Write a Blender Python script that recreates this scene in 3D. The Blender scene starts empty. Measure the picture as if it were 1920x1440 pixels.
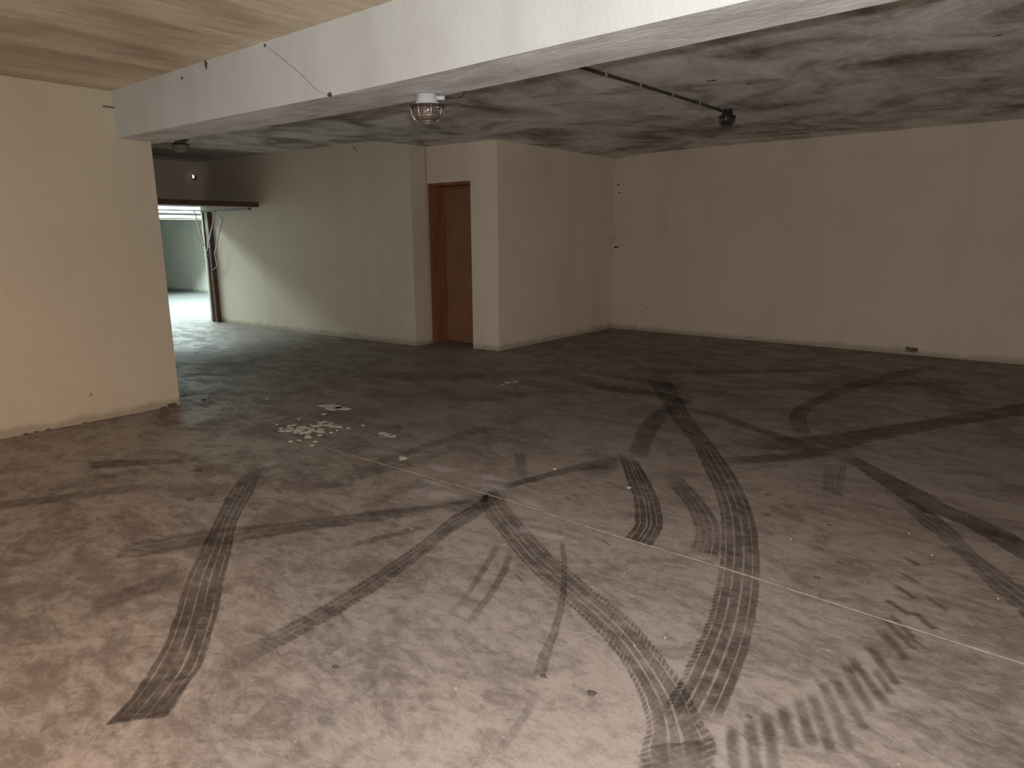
import bpy, bmesh, math, random
from mathutils import Vector, Matrix

C = bpy.context.scene.collection
sc = bpy.context.scene

# ------------------------------------------------------------------ camera
cam_d = bpy.data.cameras.new('camera')
cam = bpy.data.objects.new('camera', cam_d); C.objects.link(cam); sc.camera = cam
cam_d.sensor_width = 36.0; cam_d.sensor_fit = 'HORIZONTAL'
cam_d.lens = 36.0 * 1293.897 / 1920.0
cam_d.clip_start = 0.05; cam_d.clip_end = 200
PITCH, ROLL, YAW = 0.2122, -0.0073, 0.6825
cy, sy = math.cos(YAW), math.sin(YAW)
F = Vector((-sy*math.cos(PITCH), cy*math.cos(PITCH), -math.sin(PITCH)))
R0 = Vector((cy, sy, 0)); U0 = R0.cross(F)
R1 = math.cos(ROLL)*R0 + math.sin(ROLL)*U0; U1 = -math.sin(ROLL)*R0 + math.cos(ROLL)*U0
M = Matrix((R1, U1, -F)).transposed().to_4x4(); M.translation = Vector((0, 0, 1.42))
cam.matrix_world = M

# ------------------------------------------------------------------ world, lights, exposure
w = bpy.data.worlds.new('overcast_sky'); sc.world = w; w.use_nodes = True
w.node_tree.nodes['Background'].inputs[0].default_value = (0.80, 0.92, 1.0, 1)
w.node_tree.nodes['Background'].inputs[1].default_value = 1.0
sc.view_settings.view_transform = 'Standard'; sc.view_settings.look = 'None'
sc.view_settings.gamma = 1.0; sc.view_settings.exposure = 0.10
sc.view_settings.use_curve_mapping = False

def lamp(name, kind, loc, energy, color, size=0.1, size_y=None, target=None, spot=None, blend=0.5):
    d = bpy.data.lights.new(name, kind); d.energy = energy; d.color = color
    if kind == 'AREA':
        d.shape = 'RECTANGLE' if size_y else 'SQUARE'; d.size = size
        if size_y: d.size_y = size_y
    else:
        d.shadow_soft_size = size
    if kind == 'SPOT':
        d.spot_size = spot; d.spot_blend = blend
    o = bpy.data.objects.new(name, d); C.objects.link(o); o.location = loc
    if target is not None:
        o.rotation_euler = (Vector(target) - Vector(loc)).to_track_quat('-Z', 'Y').to_euler()
    return o

# the photographer's phone torch, just beside the lens
lamp('phone_torch', 'POINT', (0.03, 0.02, 1.50), 185, (0.965, 0.985, 1.0), 0.02)
lamp('phone_torch_lens', 'SPOT', (0.035, 0.02, 1.50), 105, (0.965, 0.985, 1.0), 0.02, target=(-2.0, 2.6, 1.62), spot=math.radians(150), blend=0.9)
# added weak warm spot imitating the orange glare at the left edge of view
lamp('warm_glow_fill', 'SPOT', (-0.04, 0.0, 1.47), 160, (1.0, 0.50, 0.12), 0.05, target=(-3.4, 0.15, 0.1), spot=math.radians(62), blend=1.0)
# daylight falling into the open driveway
lamp('driveway_daylight', 'AREA', (-14.9, 5.5, 3.5), 1030, (0.76, 0.98, 0.98), 1.1, 7.5, target=(-14.9, 5.5, 0))
# added low fill light behind the camera, to brighten beam underside and ceiling
lamp('rear_fill', 'AREA', (0.6, -3.1, 0.55), 58, (1.0, 0.93, 0.84), 3.0, 1.0, target=(0.3, 3.0, 1.6))

# ------------------------------------------------------------------ helpers
def link(name, bm, mat, parent=None, smooth=False, kind=None):
    me = bpy.data.meshes.new(name); bmesh.ops.recalc_face_normals(bm, faces=bm.faces[:]) if kind != 'flat' else None
    bm.to_mesh(me); bm.free()
    if mat: me.materials.append(mat)
    if smooth:
        for p in me.polygons: p.use_smooth = True
    o = bpy.data.objects.new(name, me); C.objects.link(o)
    if parent: o.parent = parent
    return o
def struct(name, bm, mat, parent=None):
    o = link(name, bm, mat, parent)
    if parent is None: o['kind'] = 'structure'
    return o
def thing(name, label, cat, loc=(0, 0, 0), group=None):
    o = bpy.data.objects.new(name, None); C.objects.link(o); o.location = loc
    o.empty_display_size = 0.1
    o['label'] = label; o['category'] = cat
    if group: o['group'] = group
    return o
def box(bm, x0, x1, y0, y1, z0, z1):
    v = [bm.verts.new((x, y, z)) for x in (x0, x1) for y in (y0, y1) for z in (z0, z1)]
    for f in ((0,1,3,2),(4,6,7,5),(0,4,5,1),(2,3,7,6),(0,2,6,4),(1,5,7,3)):
        bm.faces.new([v[i] for i in f])
def bx(*a):
    bm = bmesh.new(); box(bm, *a); return bm
def bevel(bm, w=0.004, seg=1):
    bmesh.ops.bevel(bm, geom=bm.edges[:], offset=w, segments=seg, affect='EDGES'); return bm
def tube(bm, pts, r, n=8, caps=True):
    pts = [Vector(p) for p in pts]; rings = []
    for i, p in enumerate(pts):
        a = pts[max(i-1, 0)]; b = pts[min(i+1, len(pts)-1)]
        t = (b - a).normalized()
        ref = Vector((0, 0, 1)) if abs(t.z) < .9 else Vector((1, 0, 0))
        s = t.cross(ref).normalized(); u = t.cross(s)
        rings.append([bm.verts.new(p + r*(math.cos(2*math.pi*k/n)*s + math.sin(2*math.pi*k/n)*u)) for k in range(n)])
    for a, b in zip(rings, rings[1:]):
        for k in range(n): bm.faces.new((a[k], a[(k+1) % n], b[(k+1) % n], b[k]))
    if caps: bm.faces.new(rings[0][::-1]); bm.faces.new(rings[-1])
def bar(bm, a, b, wd, th, up=(0, 0, 1)):
    a, b = Vector(a), Vector(b); t = (b-a).normalized()
    s = t.cross(Vector(up))
    if s.length < 1e-3: s = t.cross(Vector((1, 0, 0)))
    s.normalize(); u = s.cross(t).normalized()
    q = [[bm.verts.new(p + s*wd/2*i + u*th/2*j) for i, j in ((-1,-1),(1,-1),(1,1),(-1,1))] for p in (a, b)]
    for k in range(4): bm.faces.new((q[0][k], q[0][(k+1) % 4], q[1][(k+1) % 4], q[1][k]))
    bm.faces.new(q[0][::-1]); bm.faces.new(q[1])

# ------------------------------------------------------------------ node helpers
class N:
    def __init__(s, name, rough=0.9, spec=0.3):
        s.m = bpy.data.materials.new(name); s.m.use_nodes = True; s.t = s.m.node_tree
        s.b = s.t.nodes['Principled BSDF']; s.out = s.t.nodes['Material Output']
        s.b.inputs['Roughness'].default_value = rough
        s.b.inputs['Specular IOR Level'].default_value = spec
    def n(s, ty, **k):
        x = s.t.nodes.new(ty)
        for a, v in k.items(): setattr(x, a, v)
        return x
    def put(s, sock, v):
        if isinstance(v, bpy.types.NodeSocket): s.t.links.new(v, sock)
        elif isinstance(v, (tuple, list)) and len(v) == 3 and sock.type == 'RGBA': sock.default_value = (*v, 1)
        else: sock.default_value = v
    def coord(s, scale=(1, 1, 1), kind='Object', rot=(0, 0, 0), loc=(0, 0, 0)):
        tc = s.n('ShaderNodeTexCoord'); mp = s.n('ShaderNodeMapping')
        s.t.links.new(tc.outputs[kind], mp.inputs[0])
        mp.inputs['Scale'].default_value = scale; mp.inputs['Rotation'].default_value = rot; mp.inputs['Location'].default_value = loc
        return mp.outputs[0]
    def noise(s, co, scale, det=3, rough=.55, dist=0.):
        x = s.n('ShaderNodeTexNoise'); s.put(x.inputs['Vector'], co)
        x.inputs['Scale'].default_value = scale; x.inputs['Detail'].default_value = det
        x.inputs['Roughness'].default_value = rough; x.inputs['Distortion'].default_value = dist
        return x.outputs['Fac']
    def rng(s, v, a, b, c=0., d=1., smooth=True):
        x = s.n('ShaderNodeMapRange'); x.interpolation_type = 'SMOOTHSTEP' if smooth else 'LINEAR'
        for k, q in ((0, v), (1, a), (2, b), (3, c), (4, d)): s.put(x.inputs[k], q)
        return x.outputs[0]
    def ma(s, op, a, b=0., c=None):
        x = s.n('ShaderNodeMath', operation=op); s.put(x.inputs[0], a); s.put(x.inputs[1], b)
        if c is not None: s.put(x.inputs[2], c)
        return x.outputs[0]
    def mix(s, f, a, b, mode='MIX'):
        x = s.n('ShaderNodeMix', data_type='RGBA', blend_type=mode)
        s.put(x.inputs[0], f); s.put(x.inputs[6], a); s.put(x.inputs[7], b); return x.outputs[2]
    def bump(s, h, strength=.3, dist=.01):
        x = s.n('ShaderNodeBump'); s.put(x.inputs['Height'], h)
        x.inputs['Strength'].default_value = strength; x.inputs['Distance'].default_value = dist
        s.t.links.new(x.outputs[0], s.b.inputs['Normal'])

def plaster(name, base, dark, amount=.35, scale=1.2, grain=1.0):
    k = N(name, .92, .2); co = k.coord()
    big = k.rng(k.noise(co, scale, 5, .6), .35, .75)
    vert = k.rng(k.noise(k.coord((2.2, 2.2, .35)), 1.3, 4), .45, .75)
    f = k.ma('MULTIPLY', k.ma('ADD', big, vert), .5 * amount)
    spk = k.rng(k.noise(co, 60, 3, .7), .25, .75, .93, 1.05, False)
    col = k.mix(f, base, dark)
    col = k.mix(1., col, spk, 'MULTIPLY')
    # grime low on the wall
    sep = k.n('ShaderNodeSeparateXYZ'); k.put(sep.inputs[0], k.n('ShaderNodeTexCoord').outputs['Object'])
    zz = k.ma('ADD', sep.outputs[2], k.ma('MULTIPLY', k.noise(co, 4, 5, .7), -.16))
    low = k.rng(zz, -.06, .01, .45, 0.)
    col = k.mix(low, col, (.13, .10, .075))
    k.put(k.b.inputs['Base Color'], col)
    h = k.ma('ADD', k.ma('MULTIPLY', k.noise(co, 45, 4, .6), .5), k.noise(co, 3, 3))
    k.bump(h, .22 * grain, .012)
    return k.m

M_WALL = plaster('wall_plaster', (.63, .535, .43), (.40, .325, .25))
M_BEAM = plaster('beam_plaster', (.61, .63, .63), (.42, .39, .345), .6)
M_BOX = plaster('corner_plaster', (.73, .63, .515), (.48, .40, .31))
M_LEFT = plaster('left_wall_plaster', (.545, .455, .35), (.40, .32, .235), .3)

def ceiling_mat(name, base, dark, streak_scale, amount, cloud):
    k = N(name, .92, .2); co = k.coord()
    st = k.rng(k.noise(k.coord(streak_scale), 1.6, 4, .6, .6), .34, .66)
    cl = k.rng(k.noise(co, 1.3, 6, .62, .8), .40, .68)
    fine = k.rng(k.noise(k.coord((streak_scale[0]*3, streak_scale[1]*3, 1)), 3.5, 5, .7), .3, .7)
    f = k.ma('ADD', k.ma('MULTIPLY', st, 1-cloud), k.ma('MULTIPLY', cl, cloud))
    f = k.ma('ADD', k.ma('MULTIPLY', f, .84), k.ma('MULTIPLY', fine, .16))
    col = k.mix(k.ma('MULTIPLY', f, amount), base, dark)
    # formwork board joints
    sep = k.n('ShaderNodeSeparateXYZ'); k.put(sep.inputs[0], co)
    k.put(k.b.inputs['Base Color'], col)
    k.bump(k.ma('ADD', k.noise(co, 30, 4, .6), k.ma('MULTIPLY', fine, .6)), .25, .012)
    return k.m
M_CF = ceiling_mat('front_ceiling_concrete', (.82, .72, .56), (.44, .345, .235), (2.1, .30, 1), 1.0, .3)
M_CB = ceiling_mat('rear_ceiling_concrete', (.97, .94, .90), (.17, .125, .09), (1.5, .6, 1), 1., .7)
M_SOF = ceiling_mat('beam_soffit_concrete', (.95, .95, .95), (.22, .19, .165), (1.0, 3.4, 1), .62, .45)

def floor_mat():
    k = N('floor_concrete', .6, .35); co = k.coord()
    big = k.rng(k.noise(co, .55, 5, .6, .6), .38, .66)
    mid = k.rng(k.noise(k.coord((1, 1.7, 1), rot=(0, 0, .5)), 2.6, 8, .70, .7), .40, .62)
    fine = k.rng(k.noise(k.coord((1, 1.6, 1), rot=(0, 0, .6)), 13, 8, .74, .4), .36, .66)
    sp = k.rng(k.noise(co, 90, 3, .7), .3, .7, .90, 1.08, False)
    f = k.ma('ADD', k.ma('ADD', k.ma('MULTIPLY', big, .30), k.ma('MULTIPLY', mid, .34)), k.ma('MULTIPLY', fine, .36))
    f = k.rng(f, .10, .90)
    col = k.mix(f, (.338, .285, .255), (.160, .125, .108))
    # dusty, cleaner concrete in front of the beam; oily and darker where cars turn behind it
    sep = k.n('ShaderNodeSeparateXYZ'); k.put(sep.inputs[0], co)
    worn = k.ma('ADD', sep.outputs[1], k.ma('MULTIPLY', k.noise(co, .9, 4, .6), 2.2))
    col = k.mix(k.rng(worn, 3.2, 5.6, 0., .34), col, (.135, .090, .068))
    out = k.rng(sep.outputs[0], -13.0, -10.0, .8, 0.)
    col = k.mix(out, col, (.20, .21, .205))
    scratch = k.rng(k.noise(k.coord((1, 6, 1), rot=(0, 0, .35)), 9, 6, .8, .5), .63, .72)
    col = k.mix(k.ma('MULTIPLY', scratch, .35), col, (.40, .35, .32))
    pit = k.noise(k.coord((1, 1.5, 1), rot=(0, 0, .4)), 30, 7, .8, .3)
    col = k.mix(k.rng(pit, .56, .68, 0., .42), col, (.10, .078, .068))
    pale = k.noise(k.coord((1, 1.8, 1), rot=(0, 0, .7), loc=(3, 1, 0)), 20, 7, .8, .5)
    col = k.mix(k.rng(pale, .58, .70, 0., .5), col, (.47, .41, .38))
    dk = k.rng(k.noise(k.coord((1, 2.2, 1), rot=(0, 0, -.5)), 6, 6, .75, .8), .63, .74)
    col = k.mix(k.ma('MULTIPLY', dk, .55), col, (.06, .046, .04))
    col = k.mix(1., col, sp, 'MULTIPLY')
    k.put(k.b.inputs['Base Color'], col)
    k.put(k.b.inputs['Roughness'], k.rng(mid, 0, 1, .50, .72))
    k.bump(k.ma('ADD', k.ma('MULTIPLY', fine, .5), k.noise(co, 40, 4, .7)), .30, .006)
    return k.m
M_FLOOR = floor_mat()

def simple(name, col, rough=.6, metal=0., spec=.4, var=.15, sc_=14, emit=None):
    k = N(name, rough, spec); co = k.coord()
    f = k.rng(k.noise(co, sc_, 4, .6), .35, .7, 0., var * 2)
    k.put(k.b.inputs['Base Color'], k.mix(f, col, tuple(c * .55 for c in col)))
    k.b.inputs['Metallic'].default_value = metal
    if emit:
        k.b.inputs['Emission Color'].default_value = (*emit[0], 1); k.b.inputs['Emission Strength'].default_value = emit[1]
    return k.m
M_WOOD = None
def wood():
    k = N('brown_door_wood', .55, .35)
    g = k.noise(k.coord((9, 9, .7)), 3, 6, .6, 1.0)
    k.put(k.b.inputs['Base Color'], k.mix(k.rng(g, .3, .7), (.30, .115, .055), (.19, .075, .036)))
    k.bump(g, .1, .004); return k.m
M_WOOD = wood()
M_WOOD2 = simple('dark_door_leaf', (.28, .145, .078), .5, sc_=3)
M_STEEL = simple('galvanised_steel', (.26, .24, .21), .6, .4, sc_=9)
M_RUST = simple('rusty_brown_steel', (.13, .075, .05), .75, .1, sc_=18, var=.4)
M_PANEL = simple('grey_garage_panel', (.17, .135, .11), .6, .1, sc_=5)
M_WHITEP = simple('white_painted_steel', (.85, .87, .84), .5, var=.05)
M_PIPE = simple('dark_conduit_plastic', (.06, .045, .03), .5)
M_PORC = simple('grey_lamp_housing', (.55, .55, .56), .45, var=.08)
M_CAGE = simple('steel_cage_wire', (.45, .40, .36), .35, .8)
M_DARKM = simple('tarnished_dark_metal', (.05, .035, .03), .55, .3)
M_FACADE = simple('pale_facade_render', (.80, .83, .80), .9, var=.05)
M_CHIP = simple('dark_exposed_concrete', (.09, .07, .055), .95)
M_FLAKE = simple('white_paint_spill', (.62, .56, .50), .8, var=.1)
M_JOINT = simple('pale_joint_filler', (.62, .52, .44), .85, var=.25, sc_=7)
def glass():
    k = N('smoked_lamp_glass', .08, .5)
    k.b.inputs['Base Color'].default_value = (.33, .25, .20, 1)
    k.b.inputs['Transmission Weight'].default_value = .75
    k.b.inputs['IOR'].default_value = 1.35
    return k.m
M_GLASS = glass()
TRACKS = [
 ([(-4.029,2.269,-3.858,2.347),(-3.777,2.041,-3.762,2.175),(-3.555,1.826,-3.474,1.941),(-3.249,1.582,-3.177,1.680),(-2.982,1.371,-2.894,1.489),(-2.744,1.185,-2.674,1.335),(-2.540,1.050,-2.422,1.168),(-2.366,0.926,-2.298,1.078),(-2.269,0.837,-2.132,0.952),(-2.154,0.724,-2.081,0.884),(-2.086,0.617,-1.970,0.760)],0.62,[0.17, 0.41, 0.62, 0.84],0,0.04,0.5,0.02,'dark curved tyre mark with four pale groove lines at the left'),
 ([(-2.225,0.787,-2.115,0.921),(-2.154,0.724,-2.070,0.879),(-2.110,0.664,-2.007,0.815),(-2.086,0.617,-1.970,0.760)],0.5,[],0,0.06,0.12,0.02,None),
 ([(-3.401,6.351,-3.264,6.562),(-2.760,5.465,-2.716,5.768),(-2.294,4.801,-2.256,5.034),(-1.924,4.342,-1.873,4.511),(-1.671,3.938,-1.579,4.102),(-1.492,3.659,-1.405,3.840),(-1.340,3.389,-1.245,3.569),(-1.260,3.225,-1.121,3.333),(-1.118,2.885,-0.978,3.009),(-1.027,2.633,-0.863,2.692),(-0.927,2.310,-0.787,2.445),(-0.885,2.112,-0.731,2.233),(-0.848,1.916,-0.695,2.048),(-0.831,1.808,-0.675,1.926),(-0.818,1.676,-0.644,1.728)],0.62,[0.15, 0.36, 0.59, 0.81],1.8,0.03,0.8,0.15,'longest dark arc tyre mark with four grooves right of centre'),
 ([(-2.476,2.720,-2.483,2.876),(-2.236,2.522,-2.217,2.693),(-2.021,2.383,-2.001,2.551),(-1.775,2.232,-1.728,2.385),(-1.616,2.151,-1.572,2.314),(-1.421,2.060,-1.380,2.216),(-1.264,1.988,-1.242,2.160),(-1.089,1.888,-1.106,2.089),(-0.985,1.807,-0.995,2.012),(-0.905,1.733,-0.891,1.937),(-0.848,1.662,-0.782,1.847),(-0.807,1.593,-0.693,1.746),(-0.794,1.535,-0.639,1.704),(-0.747,1.475,-0.590,1.600),(-0.702,1.416,-0.548,1.516)],0.55,[0.13, 0.38, 0.56, 0.82],0.9,0.03,0.15,0.3,'tyre mark with ribbed teeth curving to the bottom edge'),
 ([(-2.260,3.884,-2.048,3.806),(-2.118,3.697,-1.921,3.643),(-1.873,3.362,-1.783,3.477),(-1.738,3.184,-1.637,3.283),(-1.597,2.944,-1.478,3.037),(-1.554,2.845,-1.421,2.908),(-1.528,2.716,-1.373,2.713)],0.68,[0.2, 0.43, 0.57, 0.75],0.2,0.04,0.15,0.02,'short dark hooked tyre mark ending on the floor joint'),
 ([(-1.847,3.675,-1.797,3.789),(-1.655,3.466,-1.564,3.559),(-1.479,3.280,-1.382,3.355),(-1.348,3.088,-1.243,3.171),(-1.272,2.947,-1.162,3.003),(-1.232,2.809,-1.081,2.785)],0.5,[0.22, 0.45, 0.72],0.2,0.06,0.35,0.02,'short faded hooked tyre mark beside the longest arc'),
 ([(-2.129,3.798,-1.969,3.786),(-2.298,4.167,-2.149,4.201),(-2.443,4.531,-2.275,4.567),(-2.566,4.968,-2.405,5.026),(-2.631,5.486,-2.438,5.459),(-2.530,5.909,-2.373,5.839)],0.45,[],0.3,0.12,0.2,0.6,None),
 ([(-1.147,4.701,-1.043,4.811),(-0.986,4.562,-0.906,4.664),(-0.757,4.276,-0.661,4.430),(-0.557,4.038,-0.480,4.277),(-0.468,3.950,-0.411,4.181),(-0.315,3.897,-0.246,4.053),(-0.163,3.743,-0.100,3.937),(-0.022,3.579,0.026,3.784),(0.112,3.360,0.161,3.569)],0.58,[],0,0.08,0.3,0.1,'wide dark tyre mark running off the right edge'),
 ([(-0.763,4.238,-0.711,4.368),(-0.580,3.954,-0.523,4.094),(-0.365,3.644,-0.311,3.819),(-0.235,3.444,-0.198,3.573),(-0.127,3.227,-0.088,3.433),(0.009,3.017,0.048,3.246),(0.110,2.731,0.157,2.966)],0.5,[0.2, 0.45, 0.7],0,0.1,0.5,0.1,'thinner grooved tyre mark below the wide one at right'),
 ([(-0.212,3.818,-0.164,3.934),(-0.062,3.771,-0.042,3.875)],0.55,[],0,0.3,0.1,0.1,None),
 ([(-1.093,4.465,-0.970,4.561),(-1.017,4.130,-0.907,4.216),(-0.940,3.817,-0.831,3.873)],0.32,[0.2, 0.42, 0.6, 0.8],0.2,0.1,0.1,0.3,None),
 ([(-1.787,4.401,-1.824,4.533),(-1.527,4.495,-1.616,4.742),(-1.163,4.660,-1.357,5.060),(-0.922,5.180,-1.036,5.576),(-0.595,5.878,-0.776,6.066),(-0.186,6.620,-0.281,7.033),(0.138,7.192,0.061,7.691)],0.5,[],0,0.15,0.4,0.3,None),
 ([(-1.742,3.962,-1.802,4.093),(-1.556,4.054,-1.634,4.210),(-1.344,4.270,-1.411,4.468),(-1.137,4.553,-1.214,4.723),(-0.915,4.999,-0.957,5.202)],0.45,[],0,0.2,0.5,0.5,None),
 ([(-2.469,5.042,-2.526,5.272),(-2.078,5.087,-2.108,5.274),(-1.699,4.884,-1.713,5.055),(-1.381,4.699,-1.394,4.914),(-1.077,4.585,-1.067,4.734)],0.45,[],0,0.2,0.4,0.3,None),
 ([(-1.443,4.977,-1.336,5.077),(-1.623,5.436,-1.484,5.442),(-1.686,5.729,-1.555,5.785),(-1.691,5.957,-1.563,5.961),(-1.656,6.437,-1.522,6.306),(-1.602,7.018,-1.451,6.812),(-1.308,8.142,-1.208,7.795),(-0.961,9.156,-0.880,8.689)],0.45,[0.25, 0.5, 0.75],0,0.1,0.1,1,'curved tyre mark bending towards the back wall'),
 ([(-3.633,5.450,-3.863,5.793),(-3.272,5.373,-3.471,5.696),(-2.694,5.388,-2.850,5.693),(-2.169,5.142,-2.285,5.409)],0.4,[],0,0.25,0.6,0.4,None),
 ([(-3.511,6.267,-3.659,6.527),(-2.739,6.778,-2.854,7.055),(-2.106,7.326,-2.196,7.625),(-1.520,8.133,-1.590,8.476)],0.35,[],0,0.3,1,1,None),
 ([(-2.221,6.144,-2.331,6.436),(-1.493,6.894,-1.578,7.254),(-0.845,7.188,-0.919,7.720),(-0.590,6.415,-0.477,6.722)],0.3,[],0,0.3,1,1,None),
 ([(-4.308,6.041,-4.447,6.340),(-3.166,5.865,-3.247,6.123),(-2.329,5.793,-2.393,6.069),(-1.651,5.824,-1.727,6.075)],0.3,[],0,0.3,0.8,0.8,None),
 ([(-4.689,1.530,-4.829,1.581),(-4.553,1.662,-4.782,1.672),(-4.404,1.843,-4.537,1.904),(-4.248,2.044,-4.381,2.095),(-4.081,2.285,-4.235,2.356),(-3.909,2.534,-4.033,2.618)],0.5,[],0,0.12,0.02,1.2,'flat dark tyre mark with a blunt end near the left wall'),
 ([(-4.300,0.819,-4.523,0.872),(-4.313,0.961,-4.496,1.010),(-4.206,1.178,-4.352,1.225),(-4.093,1.406,-4.240,1.463),(-3.983,1.652,-4.118,1.682),(-3.771,1.929,-3.931,1.982)],0.45,[],0,0.2,0.1,1,None),
 ([(-4.357,1.200,-4.528,1.227),(-4.402,1.437,-4.552,1.462),(-4.322,1.677,-4.474,1.710),(-4.212,1.888,-4.365,1.927)],0.28,[],0,0.3,0.6,0.6,None),
 ([(-3.229,1.089,-3.363,1.200),(-3.144,1.175,-3.299,1.341),(-3.075,1.312,-3.252,1.449),(-2.949,1.504,-3.145,1.613),(-2.804,1.784,-2.945,1.880),(-2.616,2.095,-2.735,2.195),(-2.476,2.334,-2.566,2.421),(-2.305,2.559,-2.419,2.643)],0.4,[0.35, 0.65],0,0.12,0.02,0.6,'broad dark tyre mark with a slanted blunt end'),
 ([(-2.762,0.676,-2.888,0.736),(-2.757,0.816,-2.922,0.885),(-2.753,0.992,-2.936,1.069),(-2.742,1.193,-2.914,1.270),(-2.727,1.355,-2.848,1.422)],0.36,[],0,0.25,0.5,0.5,None),
 ([(-1.998,0.784,-2.123,0.893),(-2.016,0.901,-2.104,0.975),(-2.022,1.125,-2.135,1.195),(-2.025,1.255,-2.136,1.331),(-2.044,1.542,-2.172,1.625),(-2.125,1.944,-2.261,2.073),(-2.204,2.216,-2.353,2.369),(-2.225,2.384,-2.375,2.551),(-2.273,2.631,-2.424,2.761)],0.6,[0.45, 0.72],0.85,0.05,0.5,0.1,'long faint toothed tyre mark running to the centre'),
 ([(-2.548,1.611,-2.603,1.648),(-2.475,1.819,-2.530,1.862),(-2.378,2.095,-2.429,2.142),(-2.297,2.387,-2.360,2.452)],0.3,[0.5],0.8,0.2,0.5,0.4,None),
 ([(-2.858,1.947,-2.929,1.998),(-2.680,2.148,-2.753,2.209),(-2.536,2.314,-2.611,2.385),(-2.430,2.527,-2.483,2.583),(-2.356,2.682,-2.424,2.761)],0.45,[0.35, 0.7],0.8,0.2,0.8,0.2,None),
 ([(-1.610,1.588,-1.567,1.601),(-1.652,1.762,-1.607,1.773),(-1.716,1.945,-1.673,1.952),(-1.808,2.141,-1.763,2.145),(-1.953,2.374,-1.920,2.386)],0.4,[],0.95,0.2,0.4,0.4,None),
 ([(-1.623,1.494,-1.582,1.498),(-1.721,1.707,-1.684,1.707),(-1.777,1.870,-1.738,1.868),(-1.923,2.183,-1.877,2.185),(-2.073,2.478,-2.031,2.470)],0.36,[],0.95,0.2,0.6,0.4,None),
 ([(-1.227,1.590,-1.188,1.635),(-1.287,1.719,-1.252,1.759),(-1.343,1.866,-1.315,1.888),(-1.451,2.073,-1.427,2.092),(-1.602,2.304,-1.580,2.321),(-1.750,2.497,-1.730,2.513),(-1.931,2.716,-1.910,2.733)],0.48,[0.5],0.8,0.12,0.02,0.4,'narrow toothed scuff ending in a dark spot'),
 ([(-1.090,1.202,-1.046,1.217),(-1.122,1.320,-1.085,1.335),(-1.150,1.442,-1.114,1.456),(-1.188,1.558,-1.153,1.569)],0.22,[0.5],0.8,0.2,0.3,0.3,None),
 ([(-1.581,0.954,-1.538,0.961),(-1.608,1.126,-1.568,1.126),(-1.634,1.274,-1.591,1.273),(-1.687,1.464,-1.648,1.454)],0.16,[0.5],0.8,0.25,0.4,0.5,None),
 ([(-2.807,3.460,-2.742,3.511),(-2.625,3.250,-2.563,3.298),(-2.445,3.042,-2.390,3.085)],0.35,[0.2, 0.5, 0.8],0,0.1,0.2,0.1,None),
 ([(-2.382,2.804,-2.459,2.872),(-2.326,3.054,-2.399,3.149),(-2.230,3.329,-2.333,3.451),(-2.120,3.488,-2.268,3.662),(-2.001,3.606,-2.218,3.916)],0.5,[],0,0.2,0.15,0.3,None),
 ([(-2.102,3.195,-2.274,3.394),(-2.040,3.358,-2.226,3.627),(-2.040,3.576,-2.202,3.855)],0.35,[],0,0.25,0.3,0.2,None),
 ([(-3.170,1.837,-3.282,1.890),(-3.174,2.175,-3.307,2.234),(-3.143,2.535,-3.283,2.610),(-3.095,2.886,-3.242,2.978),(-3.082,3.323,-3.239,3.440)],0.26,[0.5],0,0.25,0.6,0.8,None),
 ([(-3.258,2.163,-3.395,2.222),(-3.257,2.630,-3.381,2.690),(-3.270,3.256,-3.418,3.352),(-3.189,3.920,-3.370,4.076),(-3.147,4.568,-3.309,4.722)],0.24,[],0,0.3,0.6,0.8,None),
 ([(-2.724,2.185,-2.959,2.343),(-2.762,2.445,-2.955,2.622),(-2.698,2.765,-2.802,2.921)],0.2,[],0,0.3,0.3,0.3,None),
 ([(-6.004,4.213,-6.381,4.485),(-5.088,4.569,-5.461,4.909),(-4.328,5.241,-4.631,5.608),(-3.867,6.000,-4.115,6.382)],0.25,[],0,0.3,1,1,None),
 ([(-4.796,3.915,-5.093,4.164),(-4.042,4.235,-4.291,4.571),(-3.572,4.847,-3.794,5.149),(-3.312,5.514,-3.518,5.852)],0.22,[],0,0.3,1,1,None),
 ([(-4.223,3.124,-4.485,3.325),(-3.630,3.397,-3.839,3.654),(-3.102,3.630,-3.253,3.870),(-2.551,3.972,-2.701,4.203)],0.22,[],0,0.3,1,1,None),
 ([(-3.843,3.144,-3.672,3.224),(-4.022,3.375,-3.868,3.455)],0.22,[0.3, 0.6],0,0.1,0.2,0.2,None),
 ([(-0.784,1.548,-0.642,1.710),(-0.785,1.494,-0.609,1.661),(-0.706,1.424,-0.557,1.520)],0.5,[],0.9,0.1,0.04,0.2,None),
 ([(-1.609,3.670,-1.566,3.761),(-1.479,3.714,-1.436,3.805)],0.12,[],0,0.3,0.1,0.1,None),
 ([(-2.362,2.336,-2.673,2.566),(-2.301,2.471,-2.531,2.677),(-2.202,2.612,-2.455,2.843),(-2.160,2.672,-2.394,2.890)],0.38,[],0,0.4,0.3,0.25,None),
]
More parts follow.
